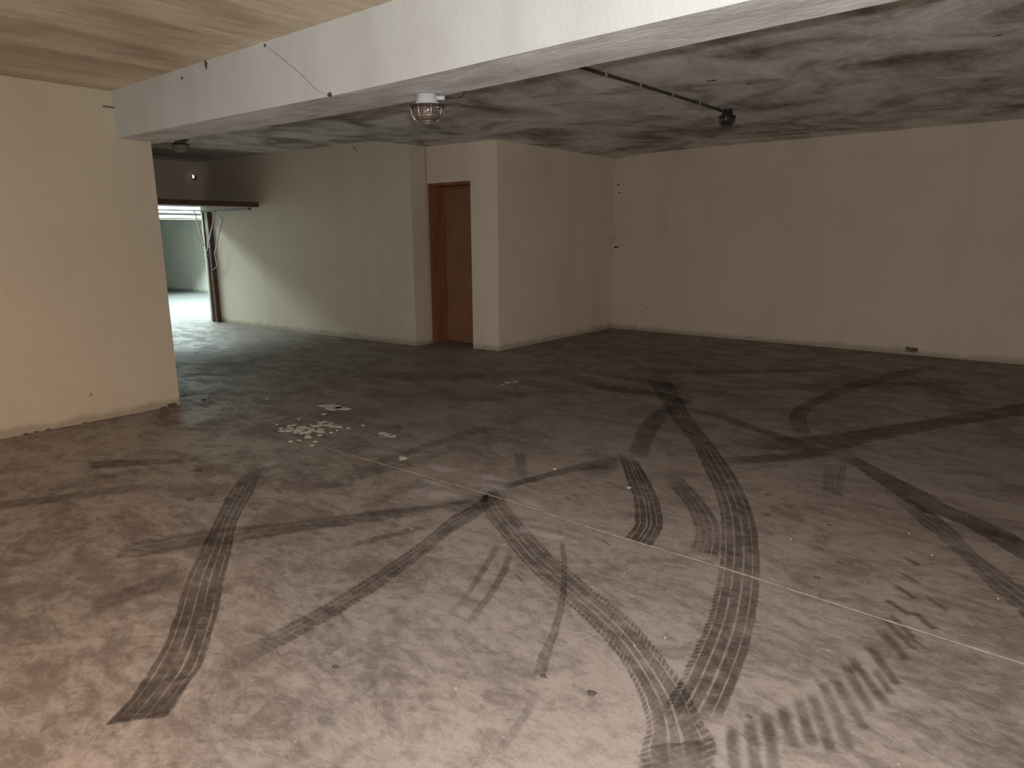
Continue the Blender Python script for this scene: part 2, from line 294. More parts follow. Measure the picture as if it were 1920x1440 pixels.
LUGS = [(-0.617,1.772,-0.553,1.629),(-0.587,1.827,-0.508,1.665),(-0.560,1.894,-0.472,1.694),(-0.534,1.960,-0.458,1.816),(-0.508,2.029,-0.421,1.859),(-0.486,2.086,-0.370,1.864),(-0.469,2.157,-0.337,1.912),(-0.454,2.207,-0.320,2.020),(-0.442,2.304,-0.326,2.120),(-0.432,2.350,-0.292,2.172),(-0.410,2.479,-0.293,2.313),(-0.393,2.604,-0.289,2.471),(-0.405,2.699,-0.281,2.557),(-0.390,2.744,-0.302,2.636),(-0.427,2.855,-0.337,2.791),(-0.423,3.005,-0.338,2.936),(-0.421,3.135,-0.353,3.083),(-0.444,3.312,-0.378,3.267),(-0.313,2.628,-0.236,2.564),(-0.318,2.816,-0.245,2.735),(-0.307,2.976,-0.226,2.913),(-0.357,2.341,-0.292,2.236)]
PALE = [(-2.811,2.511,-2.441,2.645,0.09),(-3.054,2.917,-2.794,2.866,0.06),(-2.743,2.930,-2.425,2.977,0.06),(-2.292,2.812,-1.952,2.745,0.05),(-2.574,2.861,-2.357,2.845,0.05),(-2.880,2.681,-2.661,2.682,0.06),(-2.021,2.478,-1.631,2.554,0.05),(-8.938,5.042,-7.731,4.816,0.25),(-9.163,4.289,-6.954,3.677,0.5),(-4.342,5.132,-4.064,5.123,0.06),(-3.805,3.088,-3.698,3.222,0.08),(-3.839,2.178,-3.866,2.424,0.06)]
FLAKES = [(-4.791,3.447,0.100),(-4.684,3.482,0.070),(-4.642,3.269,0.020),(-4.547,2.933,0.030),(-4.403,2.874,0.050),(-4.345,2.937,0.080),(-4.312,2.853,0.050),(-4.408,3.098,0.070),(-4.260,2.948,0.050),(-4.282,3.079,0.030),(-4.493,2.860,0.050),(-4.451,2.800,0.030),(-4.183,2.796,0.035),(-4.510,2.904,0.040),(-4.405,3.023,0.040),(-4.353,3.082,0.030),(-4.246,3.107,0.025),(-4.144,3.129,0.015),(-3.761,3.190,0.040),(-3.824,3.194,0.030),(-3.718,3.189,0.030),(-4.117,3.244,0.015),(-4.189,2.658,0.020),(-4.160,2.713,0.020),(-5.514,3.290,0.020),(-4.226,5.125,0.040),(-4.199,5.209,0.030),(-4.201,5.020,0.020),(-2.365,3.323,0.010),(-3.270,2.886,0.030),(-1.840,3.322,0.015),(-4.213,2.820,0.016),(-4.566,2.892,0.011),(-4.159,3.036,0.014),(-3.987,2.693,0.017),(-4.413,3.031,0.020),(-4.154,2.880,0.023),(-4.543,2.806,0.020),(-4.138,2.970,0.019),(-4.339,2.884,0.023),(-4.478,2.772,0.023),(-4.672,3.051,0.016),(-4.444,3.017,0.024),(-4.362,2.958,0.012),(-4.040,2.759,0.017),(-4.486,2.912,0.018),(-4.357,2.810,0.019),(-4.671,2.854,0.020),(-4.282,3.111,0.025),(-4.446,2.929,0.023),(-4.207,3.105,0.019),(-4.451,2.950,0.022),(-4.471,2.883,0.011),(-0.211,1.918,0.001),(-0.587,3.085,0.001),(-1.379,1.400,0.003),(-2.147,1.171,0.001),(-0.896,3.191,0.003),(-0.081,3.137,0.003),(-3.012,3.239,0.002),(-3.485,1.919,0.002),(-1.551,3.715,0.001),(-0.472,3.607,0.003),(-0.348,3.409,0.002),(-1.047,1.962,0.002),(-0.985,2.075,0.003),(-1.345,2.407,0.002),(-2.402,2.158,0.003),(-1.150,2.153,0.001)]
SCR = [('scratch',[(-1.234,1.789),(-1.218,1.865),(-1.189,1.943)],0.0035,(0.42, 0.37, 0.33),0.8),
 ('scratch',[(-4.405,2.034),(-4.418,2.169),(-4.518,2.339),(-4.661,2.479)],0.006,(0.42, 0.36, 0.3),0.5),
 ('scratch',[(-4.752,1.709),(-4.668,1.719),(-4.624,1.740)],0.006,(0.42, 0.36, 0.3),0.45),
 ('hairline_crack',[(-1.696,2.106),(-1.663,2.090),(-1.637,2.076),(-1.600,2.082),(-1.578,2.100)],0.003,(0.05, 0.04, 0.035),0.7),
 ('hairline_crack',[(-1.639,2.636),(-1.587,2.625),(-1.534,2.600)],0.0035,(0.05, 0.04, 0.035),0.7),
 ('hairline_crack',[(-1.727,2.645),(-1.639,2.636)],0.003,(0.05, 0.04, 0.035),0.5)]
DIRT = [(-1.199,1.626,0.012),(-0.598,1.857,0.01),(-1.713,1.976,0.012),(-1.728,2.191,0.008),(-6.240,2.896,0.02),(-5.929,2.922,0.025),(-4.112,1.940,0.03),(-3.643,1.778,0.02),(-3.660,1.674,0.02),(-1.180,3.700,0.02),(-1.095,3.415,0.02),(-0.691,2.880,0.015),(-1.147,2.384,0.008),(-1.778,1.234,0.012),(-1.026,1.653,0.014),(-0.652,3.084,0.015),(-0.800,3.476,0.012)]

# ------------------------------------------------------------------ the setting
M_DRIVE = plaster('driveway_wall_plaster', (.80, .80, .70), (.60, .58, .48))
X_R, Y_N = 3.6, -3.2           # right wall and wall behind the photographer
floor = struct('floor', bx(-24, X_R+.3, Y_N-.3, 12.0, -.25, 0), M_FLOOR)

# ceiling of the front bay and, behind the beam, the rear bay with its low plaster kink
struct('ceiling', bx(-6.2, X_R+.3, Y_N-.3, 2.55, 2.52, 2.85), M_CF)
def slab(xs, ys, zf, top):
    bm = bmesh.new()
    g = [[bm.verts.new((x, y, zf(x, y))) for y in ys] for x in xs]
    t = [[bm.verts.new((x, y, top)) for y in ys] for x in xs]
    n, m = len(xs), len(ys)
    for i in range(n-1):
        for j in range(m-1):
            bm.faces.new((g[i][j], g[i][j+1], g[i+1][j+1], g[i+1][j]))
            bm.faces.new((t[i][j], t[i+1][j], t[i+1][j+1], t[i][j+1]))
    for j in range(m-1):
        bm.faces.new((g[0][j], t[0][j], t[0][j+1], g[0][j+1])); bm.faces.new((g[-1][j], g[-1][j+1], t[-1][j+1], t[-1][j]))
    for i in range(n-1):
        bm.faces.new((g[i][0], g[i+1][0], t[i+1][0], t[i][0])); bm.faces.new((g[i][-1], t[i][-1], t[i+1][-1], g[i+1][-1]))
    return bm
def zc(x, y):
    P = [(-11.9, 2.645), (-7.45, 2.632), (-7.1, 2.60), (-6.7, 2.535), (-5.5, 2.520), (-4.6, 2.562), (4.5, 2.570)]
    for (a, za), (b, zb) in zip(P, P[1:]):
        if x <= b: return za + (zb-za)*(x-a)/(b-a)
    return P[-1][1]
struct('ceiling_rear', slab([-11.9, -9, -7.45, -7.1, -6.9, -6.7, -5.5, -5.0, -4.6, -2, X_R+.3], [2.55, 4.5, 6.5, 9.55], zc, 2.85), M_CB)

# big downstand beam, its edges a little uneven
ST = [(-6.15, 2.452, 2.179, 2.775), (-5.92, 2.452, 2.177, 2.78), (-4.9, 2.45, 2.170, 2.815), (-4.24, 2.45, 2.165, 2.838), (-3.2, 2.45, 2.155, 2.835),
      (-2.49, 2.45, 2.159, 2.828), (-1.6, 2.45, 2.170, 2.815), (-.95, 2.45, 2.177, 2.785), (-.4, 2.45, 2.18, 2.765), (X_R+.3, 2.45, 2.19, 2.76)]
bm = bmesh.new(); rows = []
for x, y0, z, y1 in ST:
    rows.append([bm.verts.new((x, y0, 2.85)), bm.verts.new((x, y0, z)), bm.verts.new((x, y1, z-.003)), bm.verts.new((x, y1, 2.85))])
for a, b in zip(rows, rows[1:]):
    for k in range(4): bm.faces.new((a[k], a[(k+1) % 4], b[(k+1) % 4], b[k]))
bm.faces.new(rows[0][::-1]); bm.faces.new(rows[-1])
bmesh.ops.recalc_face_normals(bm, faces=bm.faces[:])
beam = struct('trim_1', bm, M_BEAM)
beam['label'] = 'massive white plastered beam across the ceiling'
beam.data.materials.append(M_SOF)
for p in beam.data.polygons:
    if p.normal.z < -.7: p.material_index = 1

struct('wall_left', bx(-6.17, -5.92, Y_N, 2.706, 0, 2.86), M_LEFT)
struct('wall_left_return', bx(-11.9, -6.17, 2.45, 2.706, 0, 2.86), M_WALL)
struct('wall_back', bx(-5.52, X_R, 9.25, 9.5, 0, 2.86), M_WALL)
struct('wall_right', bx(X_R, X_R+.25, Y_N, 9.5, 0, 2.86), M_WALL)
struct('wall_front', bx(-6.17, X_R+.25, Y_N-.25, Y_N, 0, 2.86), M_WALL)
# boxed-out corner: side face x=-5.52, door face y=6.5, short jog to the long wall y=6.06..6.2
bm = bmesh.new()
v = [(-5.52, 6.54), (-5.92, 6.50), (-5.92, 6.95), (-5.77, 6.95), (-5.77, 9.5), (-5.52, 9.5)]
lo = [bm.verts.new((x, y, 0)) for x, y in v]; hi = [bm.verts.new((x, y, 2.86)) for x, y in v]
for k in range(6): bm.faces.new((lo[k], lo[(k+1) % 6], hi[(k+1) % 6], hi[k]))
bm.faces.new(lo[::-1]); bm.faces.new(hi)
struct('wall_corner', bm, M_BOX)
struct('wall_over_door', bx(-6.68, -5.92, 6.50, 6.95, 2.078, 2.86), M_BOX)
bm = bmesh.new()
v = [(-11.70, 6.045), (-9.9, 6.075), (-8.8, 6.11), (-7.5, 6.165), (-6.66, 6.20), (-6.66, 6.465), (-6.70, 6.50), (-6.70, 6.95), (-6.95, 6.95), (-6.95, 6.45), (-11.70, 6.33)]
lo = [bm.verts.new((x, y, 0)) for x, y in v]; hi = [bm.verts.new((x, y, 2.86)) for x, y in v]
n = len(v)
for k in range(n): bm.faces.new((lo[k], lo[(k+1) % n], hi[(k+1) % n], hi[k]))
bm.faces.new(lo[::-1]); bm.faces.new(hi)
struct('wall_long', bm, M_WALL)

# wooden door set deep in its opening
door = thing('door_1', 'x', 'door', (-6.31, 6.72, 0))
for k in ('label', 'category'): del door[k]
door['kind'] = 'structure'
def pt(name, bm, mat, parent, label=None, smooth=False):
    o = link(name, bm, mat, parent, smooth)
    L = parent.location.copy(); q = parent.parent
    while q: L += q.location; q = q.parent
    o.data.transform(Matrix.Translation(-L))
    if label: o['label'] = label
    return o
bm = bmesh.new()
box(bm, -6.70, -6.665, 6.54, 6.80, 0, 2.078); box(bm, -5.955, -5.92, 6.54, 6.80, 0, 2.078); box(bm, -6.665, -5.955, 6.54, 6.80, 2.043, 2.078)
box(bm, -6.665, -6.63, 6.74, 6.80, 0, 2.043); box(bm, -5.99, -5.955, 6.70, 6.80, 0, 2.043); box(bm, -6.63, -5.99, 6.74, 6.80, 2.01, 2.043)
pt('door_frame', bm, M_WOOD, door)
leaf = bx(-6.63, -5.99, 6.775, 6.815, .008, 2.01)
lf = pt('door_leaf', leaf, M_WOOD2, door, 'dark brown door leaf')
bm = bmesh.new(); box(bm, -6.54, -6.08, 6.768, 6.776, 1.15, 1.92); box(bm, -6.54, -6.08, 6.768, 6.776, .15, 1.02); bevel(bm, .003)
p = link('door_panel', bm, M_WOOD2, lf); p.data.transform(Matrix.Translation(-door.location))
bm = bmesh.new(); tube(bm, [(-6.05, 6.775, 1.03), (-6.05, 6.735, 1.03)], .009); tube(bm, [(-6.05, 6.738, 1.03), (-6.15, 6.738, 1.03)], .008)
p = link('door_handle', bm, M_DARKM, lf, True); p.data.transform(Matrix.Translation(-door.location))
struct('wall_behind_door', bx(-6.95, -5.77, 6.82, 6.95, 0, 2.2), M_WALL)

# garage doorway wall at the far left: lintel and south pier
struct('wall_lintel', bx(-11.88, -11.60, 3.30, 6.05, 1.93, 2.86), M_WALL)
struct('wall_pier', bx(-11.88, -11.60, 2.70, 3.30, 0, 2.86), M_WALL)

# the open driveway outside and the garage opposite
struct('wall_driveway', bx(-23.3, -11.72, 9.20, 9.45, 0, 3.6), M_DRIVE)
struct('wall_facade_near', bx(-11.90, -11.70, 6.33, 9.20, 0, 3.6), M_FACADE)
struct('wall_opposite', bx(-16.95, -16.70, 1.0, 9.20, 2.066, 3.6), M_FACADE)
struct('wall_opposite_pier', bx(-16.95, -16.70, 1.0, 5.6, 0, 2.062), M_FACADE)
struct('ceiling_opposite', bx(-23.3, -16.95, 1.0, 9.20, 2.55, 2.8), M_CB)
struct('wall_opposite_rear', bx(-23.3, -23.05, 1.0, 9.20, 0, 2.55), M_WALL)
struct('wall_opposite_side', bx(-23.05, -16.95, 1.0, 1.25, 0, 2.55), M_WALL)

od = thing('garage_door', 'white slatted garage door tilted open across the driveway', 'garage door', (-16.6, 7.4, 0))
for z0, z1, x0, x1 in ((1.988, 2.036, -16.74, -16.60), (1.872, 1.932, -16.74, -16.50)):
    pt('slat', bevel(bx(x0, x1, 5.62, 9.17, z0, z1), .004), M_WHITEP, od)
pt('bottom_rail', bx(-16.68, -16.46, 5.62, 9.17, 1.838, 1.850), simple('weathered_yellow_rail', (.50, .46, .30), .7), od, 'dull yellowish bottom rail')
gap_shade = simple('black_gap_shade', (.018, .018, .018), .9)  # flat black strips painting the shade in the gaps between the slats
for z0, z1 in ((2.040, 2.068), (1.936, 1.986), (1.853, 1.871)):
    pt('gap_shade_strip', bx(-16.78, -16.60, 5.62, 9.17, z0, z1), gap_shade, od)
pt('door_panel', bx(-18.3, -16.79, 5.62, 9.17, 1.895, 2.075), M_PANEL, od, 'dark tilted panel behind the slats')
bm = bmesh.new(); bar(bm, (-16.6, 5.66, 1.84), (-16.6, 5.66, 2.05), .05, .03); bar(bm, (-16.6, 9.14, 1.84), (-16.6, 9.14, 2.05), .05, .03)
pt('end_bracket', bm, M_PANEL, od)

# the tilted-up garage door of this garage
gd = thing('garage_door', 'brown metal up-and-over garage door hanging open under the ceiling, far left', 'garage door', (-11.4, 4.7, 0))
bm = bmesh.new()
def tilt(x0, x1, zb0, zb1, th, y0, y1):
    v = [bm.verts.new(q) for q in ((x0, y0, zb0), (x0, y1, zb0), (x1, y1, zb1), (x1, y0, zb1), (x0, y0, zb0+th), (x0, y1, zb0+th), (x1, y1, zb1+th), (x1, y0, zb1+th))]
    for f in ((0,1,2,3),(4,7,6,5),(0,4,5,1),(1,5,6,2),(2,6,7,3),(3,7,4,0)): bm.faces.new([v[i] for i in f])
tilt(-11.56, -9.90, 1.925, 1.885, .055, 3.36, 6.03)
pt('door_panel', bm, M_PANEL, gd)
bm = bmesh.new(); tilt(-9.93, -9.88, 1.872, 1.870, .075, 3.34, 6.035); pt('edge_rail', bm, M_RUST, gd, 'dark brown front edge rail')
for yy in (3.40, 5.94):
    bm = bmesh.new(); bar(bm, (-9.98, yy, 1.848), (-11.45, yy, 1.850), .05, .035); pt('guide_rail', bm, M_PANEL, gd)
# side post against the long wall
bm = bmesh.new()
box(bm, -11.52, -11.35, 6.005, 6.045, 0, 1.86); box(bm, -11.52, -11.505, 5.975, 6.005, 0, 1.86); box(bm, -11.365, -11.35, 5.975, 6.005, 0, 1.86)
pt('side_post', bm, M_RUST, gd, 'rusty brown channel post on the wall')
bm = bmesh.new(); box(bm, -11.50, -11.37, 5.990, 6.005, 1.25, 1.86); pt('cover_plate', bm, M_STEEL, gd, 'pale grey upper cover of the post')
bm = bmesh.new(); tube(bm, [(-11.39, 5.93, .03), (-11.39, 5.93, 1.10)], .012); tube(bm, [(-11.39, 5.93, 1.10), (-11.39, 5.93, 1.16)], .02); pt('spring', bm, M_STEEL, gd, 'thin vertical spring rod beside the post', True)
for a, b in (((-10.99, 5.93, 1.845), (-11.40, 5.93, 1.18)), ((-10.74, 5.90, 1.72), (-11.12, 5.92, 1.16)), ((-11.02, 5.91, 1.84), (-10.72, 5.90, 1.70)), ((-11.68, 5.93, 1.85), (-11.47, 5.93, 1.28)), ((-11.12, 5.92, 1.16), (-11.14, 5.95, .95))):
    bm = bmesh.new(); bar(bm, a, b, .022, .012, (0, 1, 0)); pt('lever_arm', bm, M_STEEL, gd)
bm = bmesh.new(); bar(bm, (-11.40, 5.94, 1.15), (-11.40, 5.94, .05), .03, .012, (0, 1, 0)); bar(bm, (-11.14, 5.95, .95), (-11.34, 5.95, .86), .02, .012, (0, 1, 0)); pt('lower_link', bm, M_DARKM, gd)

# ------------------------------------------------------------------ lamps and conduit
def bulkhead(name, label, loc, s, mats, rz=0.):
    t = thing(name, label, 'lamp', loc, 'caged bulkhead lamps on the ceiling')
    mh, mg, mc = mats
    def fin(nm, bm, m, sm=True, lab=None):
        bm.transform(Matrix.Rotation(rz, 4, 'Z') @ Matrix.Scale(s, 4))
        o = link(nm, bm, m, t, sm)
        if lab: o['label'] = lab
        return o
    def oval(bm, prof, n=28):
        rr = [[bm.verts.new((1.25*r*math.cos(2*math.pi*k/n), r*math.sin(2*math.pi*k/n), z)) for k in range(n)] for r, z in prof]
        for a, b in zip(rr, rr[1:]):
            for k in range(n): bm.faces.new((a[k], a[(k+1) % n], b[(k+1) % n], b[k]))
        bm.faces.new(rr[0]); bm.faces.new(rr[-1])
    bm = bmesh.new(); oval(bm, [(.034, 0), (.042, -.003), (.046, -.040), (.052, -.048), (.062, -.058)]); fin('housing', bm, mh)
    bm = bmesh.new(); oval(bm, [(.074, -.058), (.076, -.064), (.074, -.070), (.066, -.070)]); fin('rim', bm, M_DARKM)
    bm = bmesh.new(); oval(bm, [(.064, -.070), (.063, -.085), (.060, -.105), (.053, -.125), (.038, -.136), (.01, -.140)]); fin('glass_dome', bm, mg)
    bm = bmesh.new(); oval(bm, [(.012, -.072), (.018, -.08), (.022, -.10), (.018, -.118), (.006, -.125)], 14); fin('bulb', bm, mh)
    for k in range(8):
        a = 2*math.pi*(k+.5)/8
        bm = bmesh.new()
        tube(bm, [(1.25*r*math.cos(a), r*math.sin(a), z) for r, z in ((.073, -.064), (.071, -.085), (.067, -.11), (.058, -.132), (.038, -.144))], .0032, 6)
        fin('cage_wire', bm, mc)
    for r, z in ((.066, -.116), (.038, -.144)):
        bm = bmesh.new(); n = 28
        tube(bm, [(1.25*r*math.cos(2*math.pi*k/n), r*math.sin(2*math.pi*k/n), z) for k in range(n+1)], .003, 5, False)
        fin('cage_ring', bm, mc)
    bm = bmesh.new(); tube(bm, [(.05, 0, -.022), (.098, 0, -.022)], .012, 10); fin('cable_gland', bm, mh)
    return t
bulkhead('bulkhead_lamp', 'pale caged bulkhead lamp under the edge of the big beam', (-2.79, 2.735, 2.153), .98, (M_PORC, M_GLASS, M_CAGE), .62)
bulkhead('bulkhead_lamp', 'dark caged bulkhead lamp at the far end of the ceiling conduit', (-2.765, 6.66, 2.566), 1.02, (M_DARKM, simple('sooty_lamp_glass', (.05, .035, .028), .2), M_DARKM), 1.57)
lm = bulkhead('bulkhead_lamp', 'faint bulkhead lamp on the ceiling above the far-left garage opening', (-8.95, 4.45, 2.637), 1.15, (simple('dull_lamp_housing', (.34, .29, .23), .7), simple('dull_lamp_glass', (.34, .29, .23), .4), simple('dull_lamp_cage', (.34, .26, .2), .7)), .6)

cab = bmesh.new(); tube(cab, [(-2.70, 2.79, 2.13), (-2.66, 2.80, 2.128), (-2.62, 2.82, 2.133), (-2.61, 2.835, 2.15), (-2.63, 2.845, 2.25), (-2.68, 2.847, 2.45), (-2.75, 2.86, 2.548)], .007, 8)
o = link('cable', cab, M_PIPE, None, True); o['label'] = 'short dark cable looping from the pale lamp over the beam edge'; o['category'] = 'cable'

cd = thing('ceiling_conduit', 'thin dark electrical conduit running along the ceiling behind the beam to the far lamp', 'conduit', (-2.82, 4.7, 2.55))
bm = bmesh.new(); tube(bm, [(-2.86, 2.86, 2.552), (-2.85, 4.29, 2.552), (-2.82, 5.06, 2.552), (-2.80, 6.10, 2.552), (-2.80, 6.52, 2.552), (-2.79, 6.57, 2.545)], .0115, 10); pt('pipe', bm, M_PIPE, cd, None, True)
for x, y in ((-2.857, 3.55), (-2.838, 4.58), (-2.820, 5.059), (-2.808, 5.586), (-2.800, 6.099)):
    bm = bmesh.new(); box(bm, x-.03, x+.022, y-.009, y+.009, 2.536, 2.568); bevel(bm, .004); pt('clip', bm, M_STEEL, cd)

bl = thing('wall_bright_spot', 'tiny glowing spot standing for a lit hole on the dark wall above the far-left garage opening', 'lamp', (-11.6, 5.93, 2.397))
bm = bmesh.new(); tube(bm, [(-11.6, 5.93, 2.397), (-11.57, 5.93, 2.397)], .04, 14); pt('spot_ring', bm, M_DARKM, bl, None, True)
bm = bmesh.new(); bmesh.ops.create_uvsphere(bm, u_segments=12, v_segments=8, radius=.024); bmesh.ops.scale(bm, vec=(1, .8, 1.35), verts=bm.verts[:]); bmesh.ops.translate(bm, vec=(-11.55, 5.905, 2.405), verts=bm.verts[:])
pt('bulb', bm, simple('bright_spot_glow', (.9, .88, .8), .3, emit=((1, .93, .82), .7)), bl, None, True)  # glow added to stand for daylight showing through a hole in the lintel

# nails / rods on the left wall, chips and cracks in the plaster
nl = link('nail', bx(-5.935, -5.905, 2.375, 2.455, 2.397, 2.403), M_DARKM); nl['label'] = 'thin dark nail sticking out of the left wall just under the ceiling'; nl['category'] = 'nail'
def crack(name, pts, nrm, wd, parent, mat=M_CHIP, label=None):
    bm = bmesh.new(); n = Vector(nrm); P = [Vector(p) for p in pts]; L = []
    for i, p in enumerate(P):
        t = (P[min(i+1, len(P)-1)] - P[max(i-1, 0)]).normalized(); s = t.cross(n).normalized()
        wv = wd * (.35 if i in (0, len(P)-1) else .7 + .6*rnd.random())
        L.append((bm.verts.new(p + s*wv/2 + n*.0015), bm.verts.new(p - s*wv/2 + n*.0015), bm.verts.new(p - n*.003)))
    for a, b in zip(L, L[1:]):
        for k in range(3): bm.faces.new((a[k], a[(k+1) % 3], b[(k+1) % 3], b[k]))
    bm.faces.new(L[0]); bm.faces.new(L[-1][::-1])
    o = link(name, bm, mat, parent)
    if label: o['label'] = label
    return o
rnd = random.Random(11)
crack('crack', [(-3.806, 2.449, 2.501), (-3.699, 2.449, 2.440), (-3.597, 2.449, 2.374), (-3.515, 2.449, 2.325), (-3.423, 2.449, 2.258), (-3.333, 2.449, 2.193), (-3.228, 2.449, 2.157)], (0, -1, 0), .0014, beam, label='thin diagonal crack across the beam face')
def blotch(name, c, nrm, r, parent, mat=M_CHIP, n=11, sx=1., sy_=1., label=None, off=.0015):
    bm = bmesh.new(); nv = Vector(nrm); a = Vector((1, 0, 0)) if abs(nv.x) < .5 else Vector((0, 1, 0)); b = nv.cross(a)
    ring = []
    for k in range(n):
        q = 2*math.pi*k/n; rr = r*(.55 + .75*rnd.random())
        ring.append(Vector(c) + a*math.cos(q)*rr*sx + b*math.sin(q)*rr*sy_)
    top = [bm.verts.new(q + nv*off) for q in ring]; bot = [bm.verts.new(q - nv*.002) for q in ring]
    bm.faces.new(top); bm.faces.new(bot[::-1])
    for k in range(n): bm.faces.new((top[k], bot[k], bot[(k+1) % n], top[(k+1) % n]))
    o = link(name, bm, mat, parent)
    if label: o['label'] = label
    return o
blotch('plaster_chip', (-4.484, 2.449, 2.500), (0, -1, 0), .022, beam, sx=.9, sy_=1.3)
blotch('plaster_chip', (-4.81, 2.449, 2.459), (0, -1, 0), .012, beam)
blotch('plaster_chip', (-3.235, 2.449, 2.163), (0, -1, 0), .012, beam, sx=1.6)
blotch('plaster_chip', (-3.81, 2.449, 2.502), (0, -1, 0), .010, beam)
wb = bpy.data.objects['wall_back']; wc = bpy.data.objects['wall_corner']; wl = bpy.data.objects['wall_left']; wlg = bpy.data.objects['wall_long']
for x, z, r in ((-5.47, 1.235, .028), (-5.45, 1.24, .018), (-5.50, 1.36, .015), (-5.50, 1.42, .012), (-5.50, 1.50, .010), (-5.46, 2.14, .022), (-5.44, 2.03, .015), (-5.45, 1.90, .012), (-4.93, .34, .012)):
    blotch('plaster_chip', (x, 9.249, z), (0, -1, 0), r, wb, sx=1.2, sy_=.7, n=8)
blotch('damp_patch', (-1.43, 9.249, .058), (0, -1, 0), .07, wb, mat=simple('dark_damp_stain', (.17, .135, .10), .95), sx=1.0, sy_=.55, n=13, label='dark oval stain low on the back wall')
blotch('damp_patch', (-1.38, 9.2485, .068), (0, -1, 0), .035, wb, sx=1.0, sy_=.7, n=13)
for y, z, r, s in ((2.63, .010, .022, 1.9), (2.56, .005, .012, 2.0), (1.70, .004, .008, 2), (1.62, .004, .007, 2.), (1.95, .004, .006, 2.), (1.55, .005, .008, 2.2)):
    blotch('plaster_chip', (-5.919, y, z), (1, 0, 0), r, wl, sx=s, sy_=.8, n=9)
blotch('plaster_chip', (-5.919, 2.02, .215), (1, 0, 0), .014, wl, n=9, mat=simple('grey_plaster_scuff', (.28, .24, .19), .95))
crack('crack', [(-7.72, 6.156, 2.60), (-7.66, 6.159, 2.555), (-7.62, 6.160, 2.51)], (0, -1, 0), .012, wlg)
for x, z, r in ((-10.9, .62, .015), (-7.1, .10, .03), (-10.85, .04, .025), (-10.2, .03, .02), (-9.6, .03, .02)):
    blotch('plaster_chip', (x, 6.045 + (x+11.7)*.031 - .002, z), (0, -1, 0), r, wlg, n=8, mat=simple('grey_plaster_scuff', (.28, .26, .2), .95))
for x, y, r in ((-2.36, 5.35, .045), (-2.18, 5.65, .025), (-4.05, 4.35, .02), (-.55, 5.3, .02)):
    blotch('air_hole', (x, y, zc(x, y)), (0, 0, -1), r, bpy.data.objects['ceiling_rear'], sx=1.3, sy_=.6, n=9)

# ------------------------------------------------------------------ floor joint, tyre marks, spills
def catmull(P, step):
    out = []
    n = len(P)
    for i in range(n-1):
        p0, p1, p2, p3 = P[max(i-1, 0)], P[i], P[i+1], P[min(i+2, n-1)]
        seg = max(abs(p2[0]-p1[0]) + abs(p2[1]-p1[1]), abs(p2[2]-p1[2]) + abs(p2[3]-p1[3]))
        m = max(2, int(seg/step))
        for k in range(m):
            t = k/m
            out.append(tuple(.5*((2*b) + (-a+c)*t + (2*a-5*b+4*c-d)*t*t + (-a+3*b-3*c+d)*t*t*t) for a, b, c, d in zip(p0, p1, p2, p3)))
    out.append(P[-1]); return out
layer = [0.0008]
def ribbon(name, st, mat, label=None, step=.04, cols=3):
    P = catmull(st, step); bm = bmesh.new(); uv = bm.loops.layers.uv.new('UVMap')
    z = layer[0]; layer[0] += .00004
    us = [0.]; rows = []
    for a, b in zip(P, P[1:]):
        us.append(us[-1] + math.hypot((b[0]+b[2]-a[0]-a[2])/2, (b[1]+b[3]-a[1]-a[3])/2))
    for q in P:
        rows.append([bm.verts.new((q[0]+(q[2]-q[0])*j/cols, q[1]+(q[3]-q[1])*j/cols, z)) for j in range(cols+1)])
    for i in range(len(P)-1):
        for j in range(cols):
            f = bm.faces.new((rows[i][j], rows[i+1][j], rows[i+1][j+1], rows[i][j+1]))
            for l, (u, v) in zip(f.loops, ((us[i], j/cols), (us[i+1], j/cols), (us[i+1], (j+1)/cols), (us[i], (j+1)/cols))): l[uv].uv = (u, v)
            f.normal_update()
            if f.normal.z < 0: f.normal_flip()
    o = link(name, bm, mat(us[-1]), floor, kind='flat')
    if label: o['label'] = label
    return o
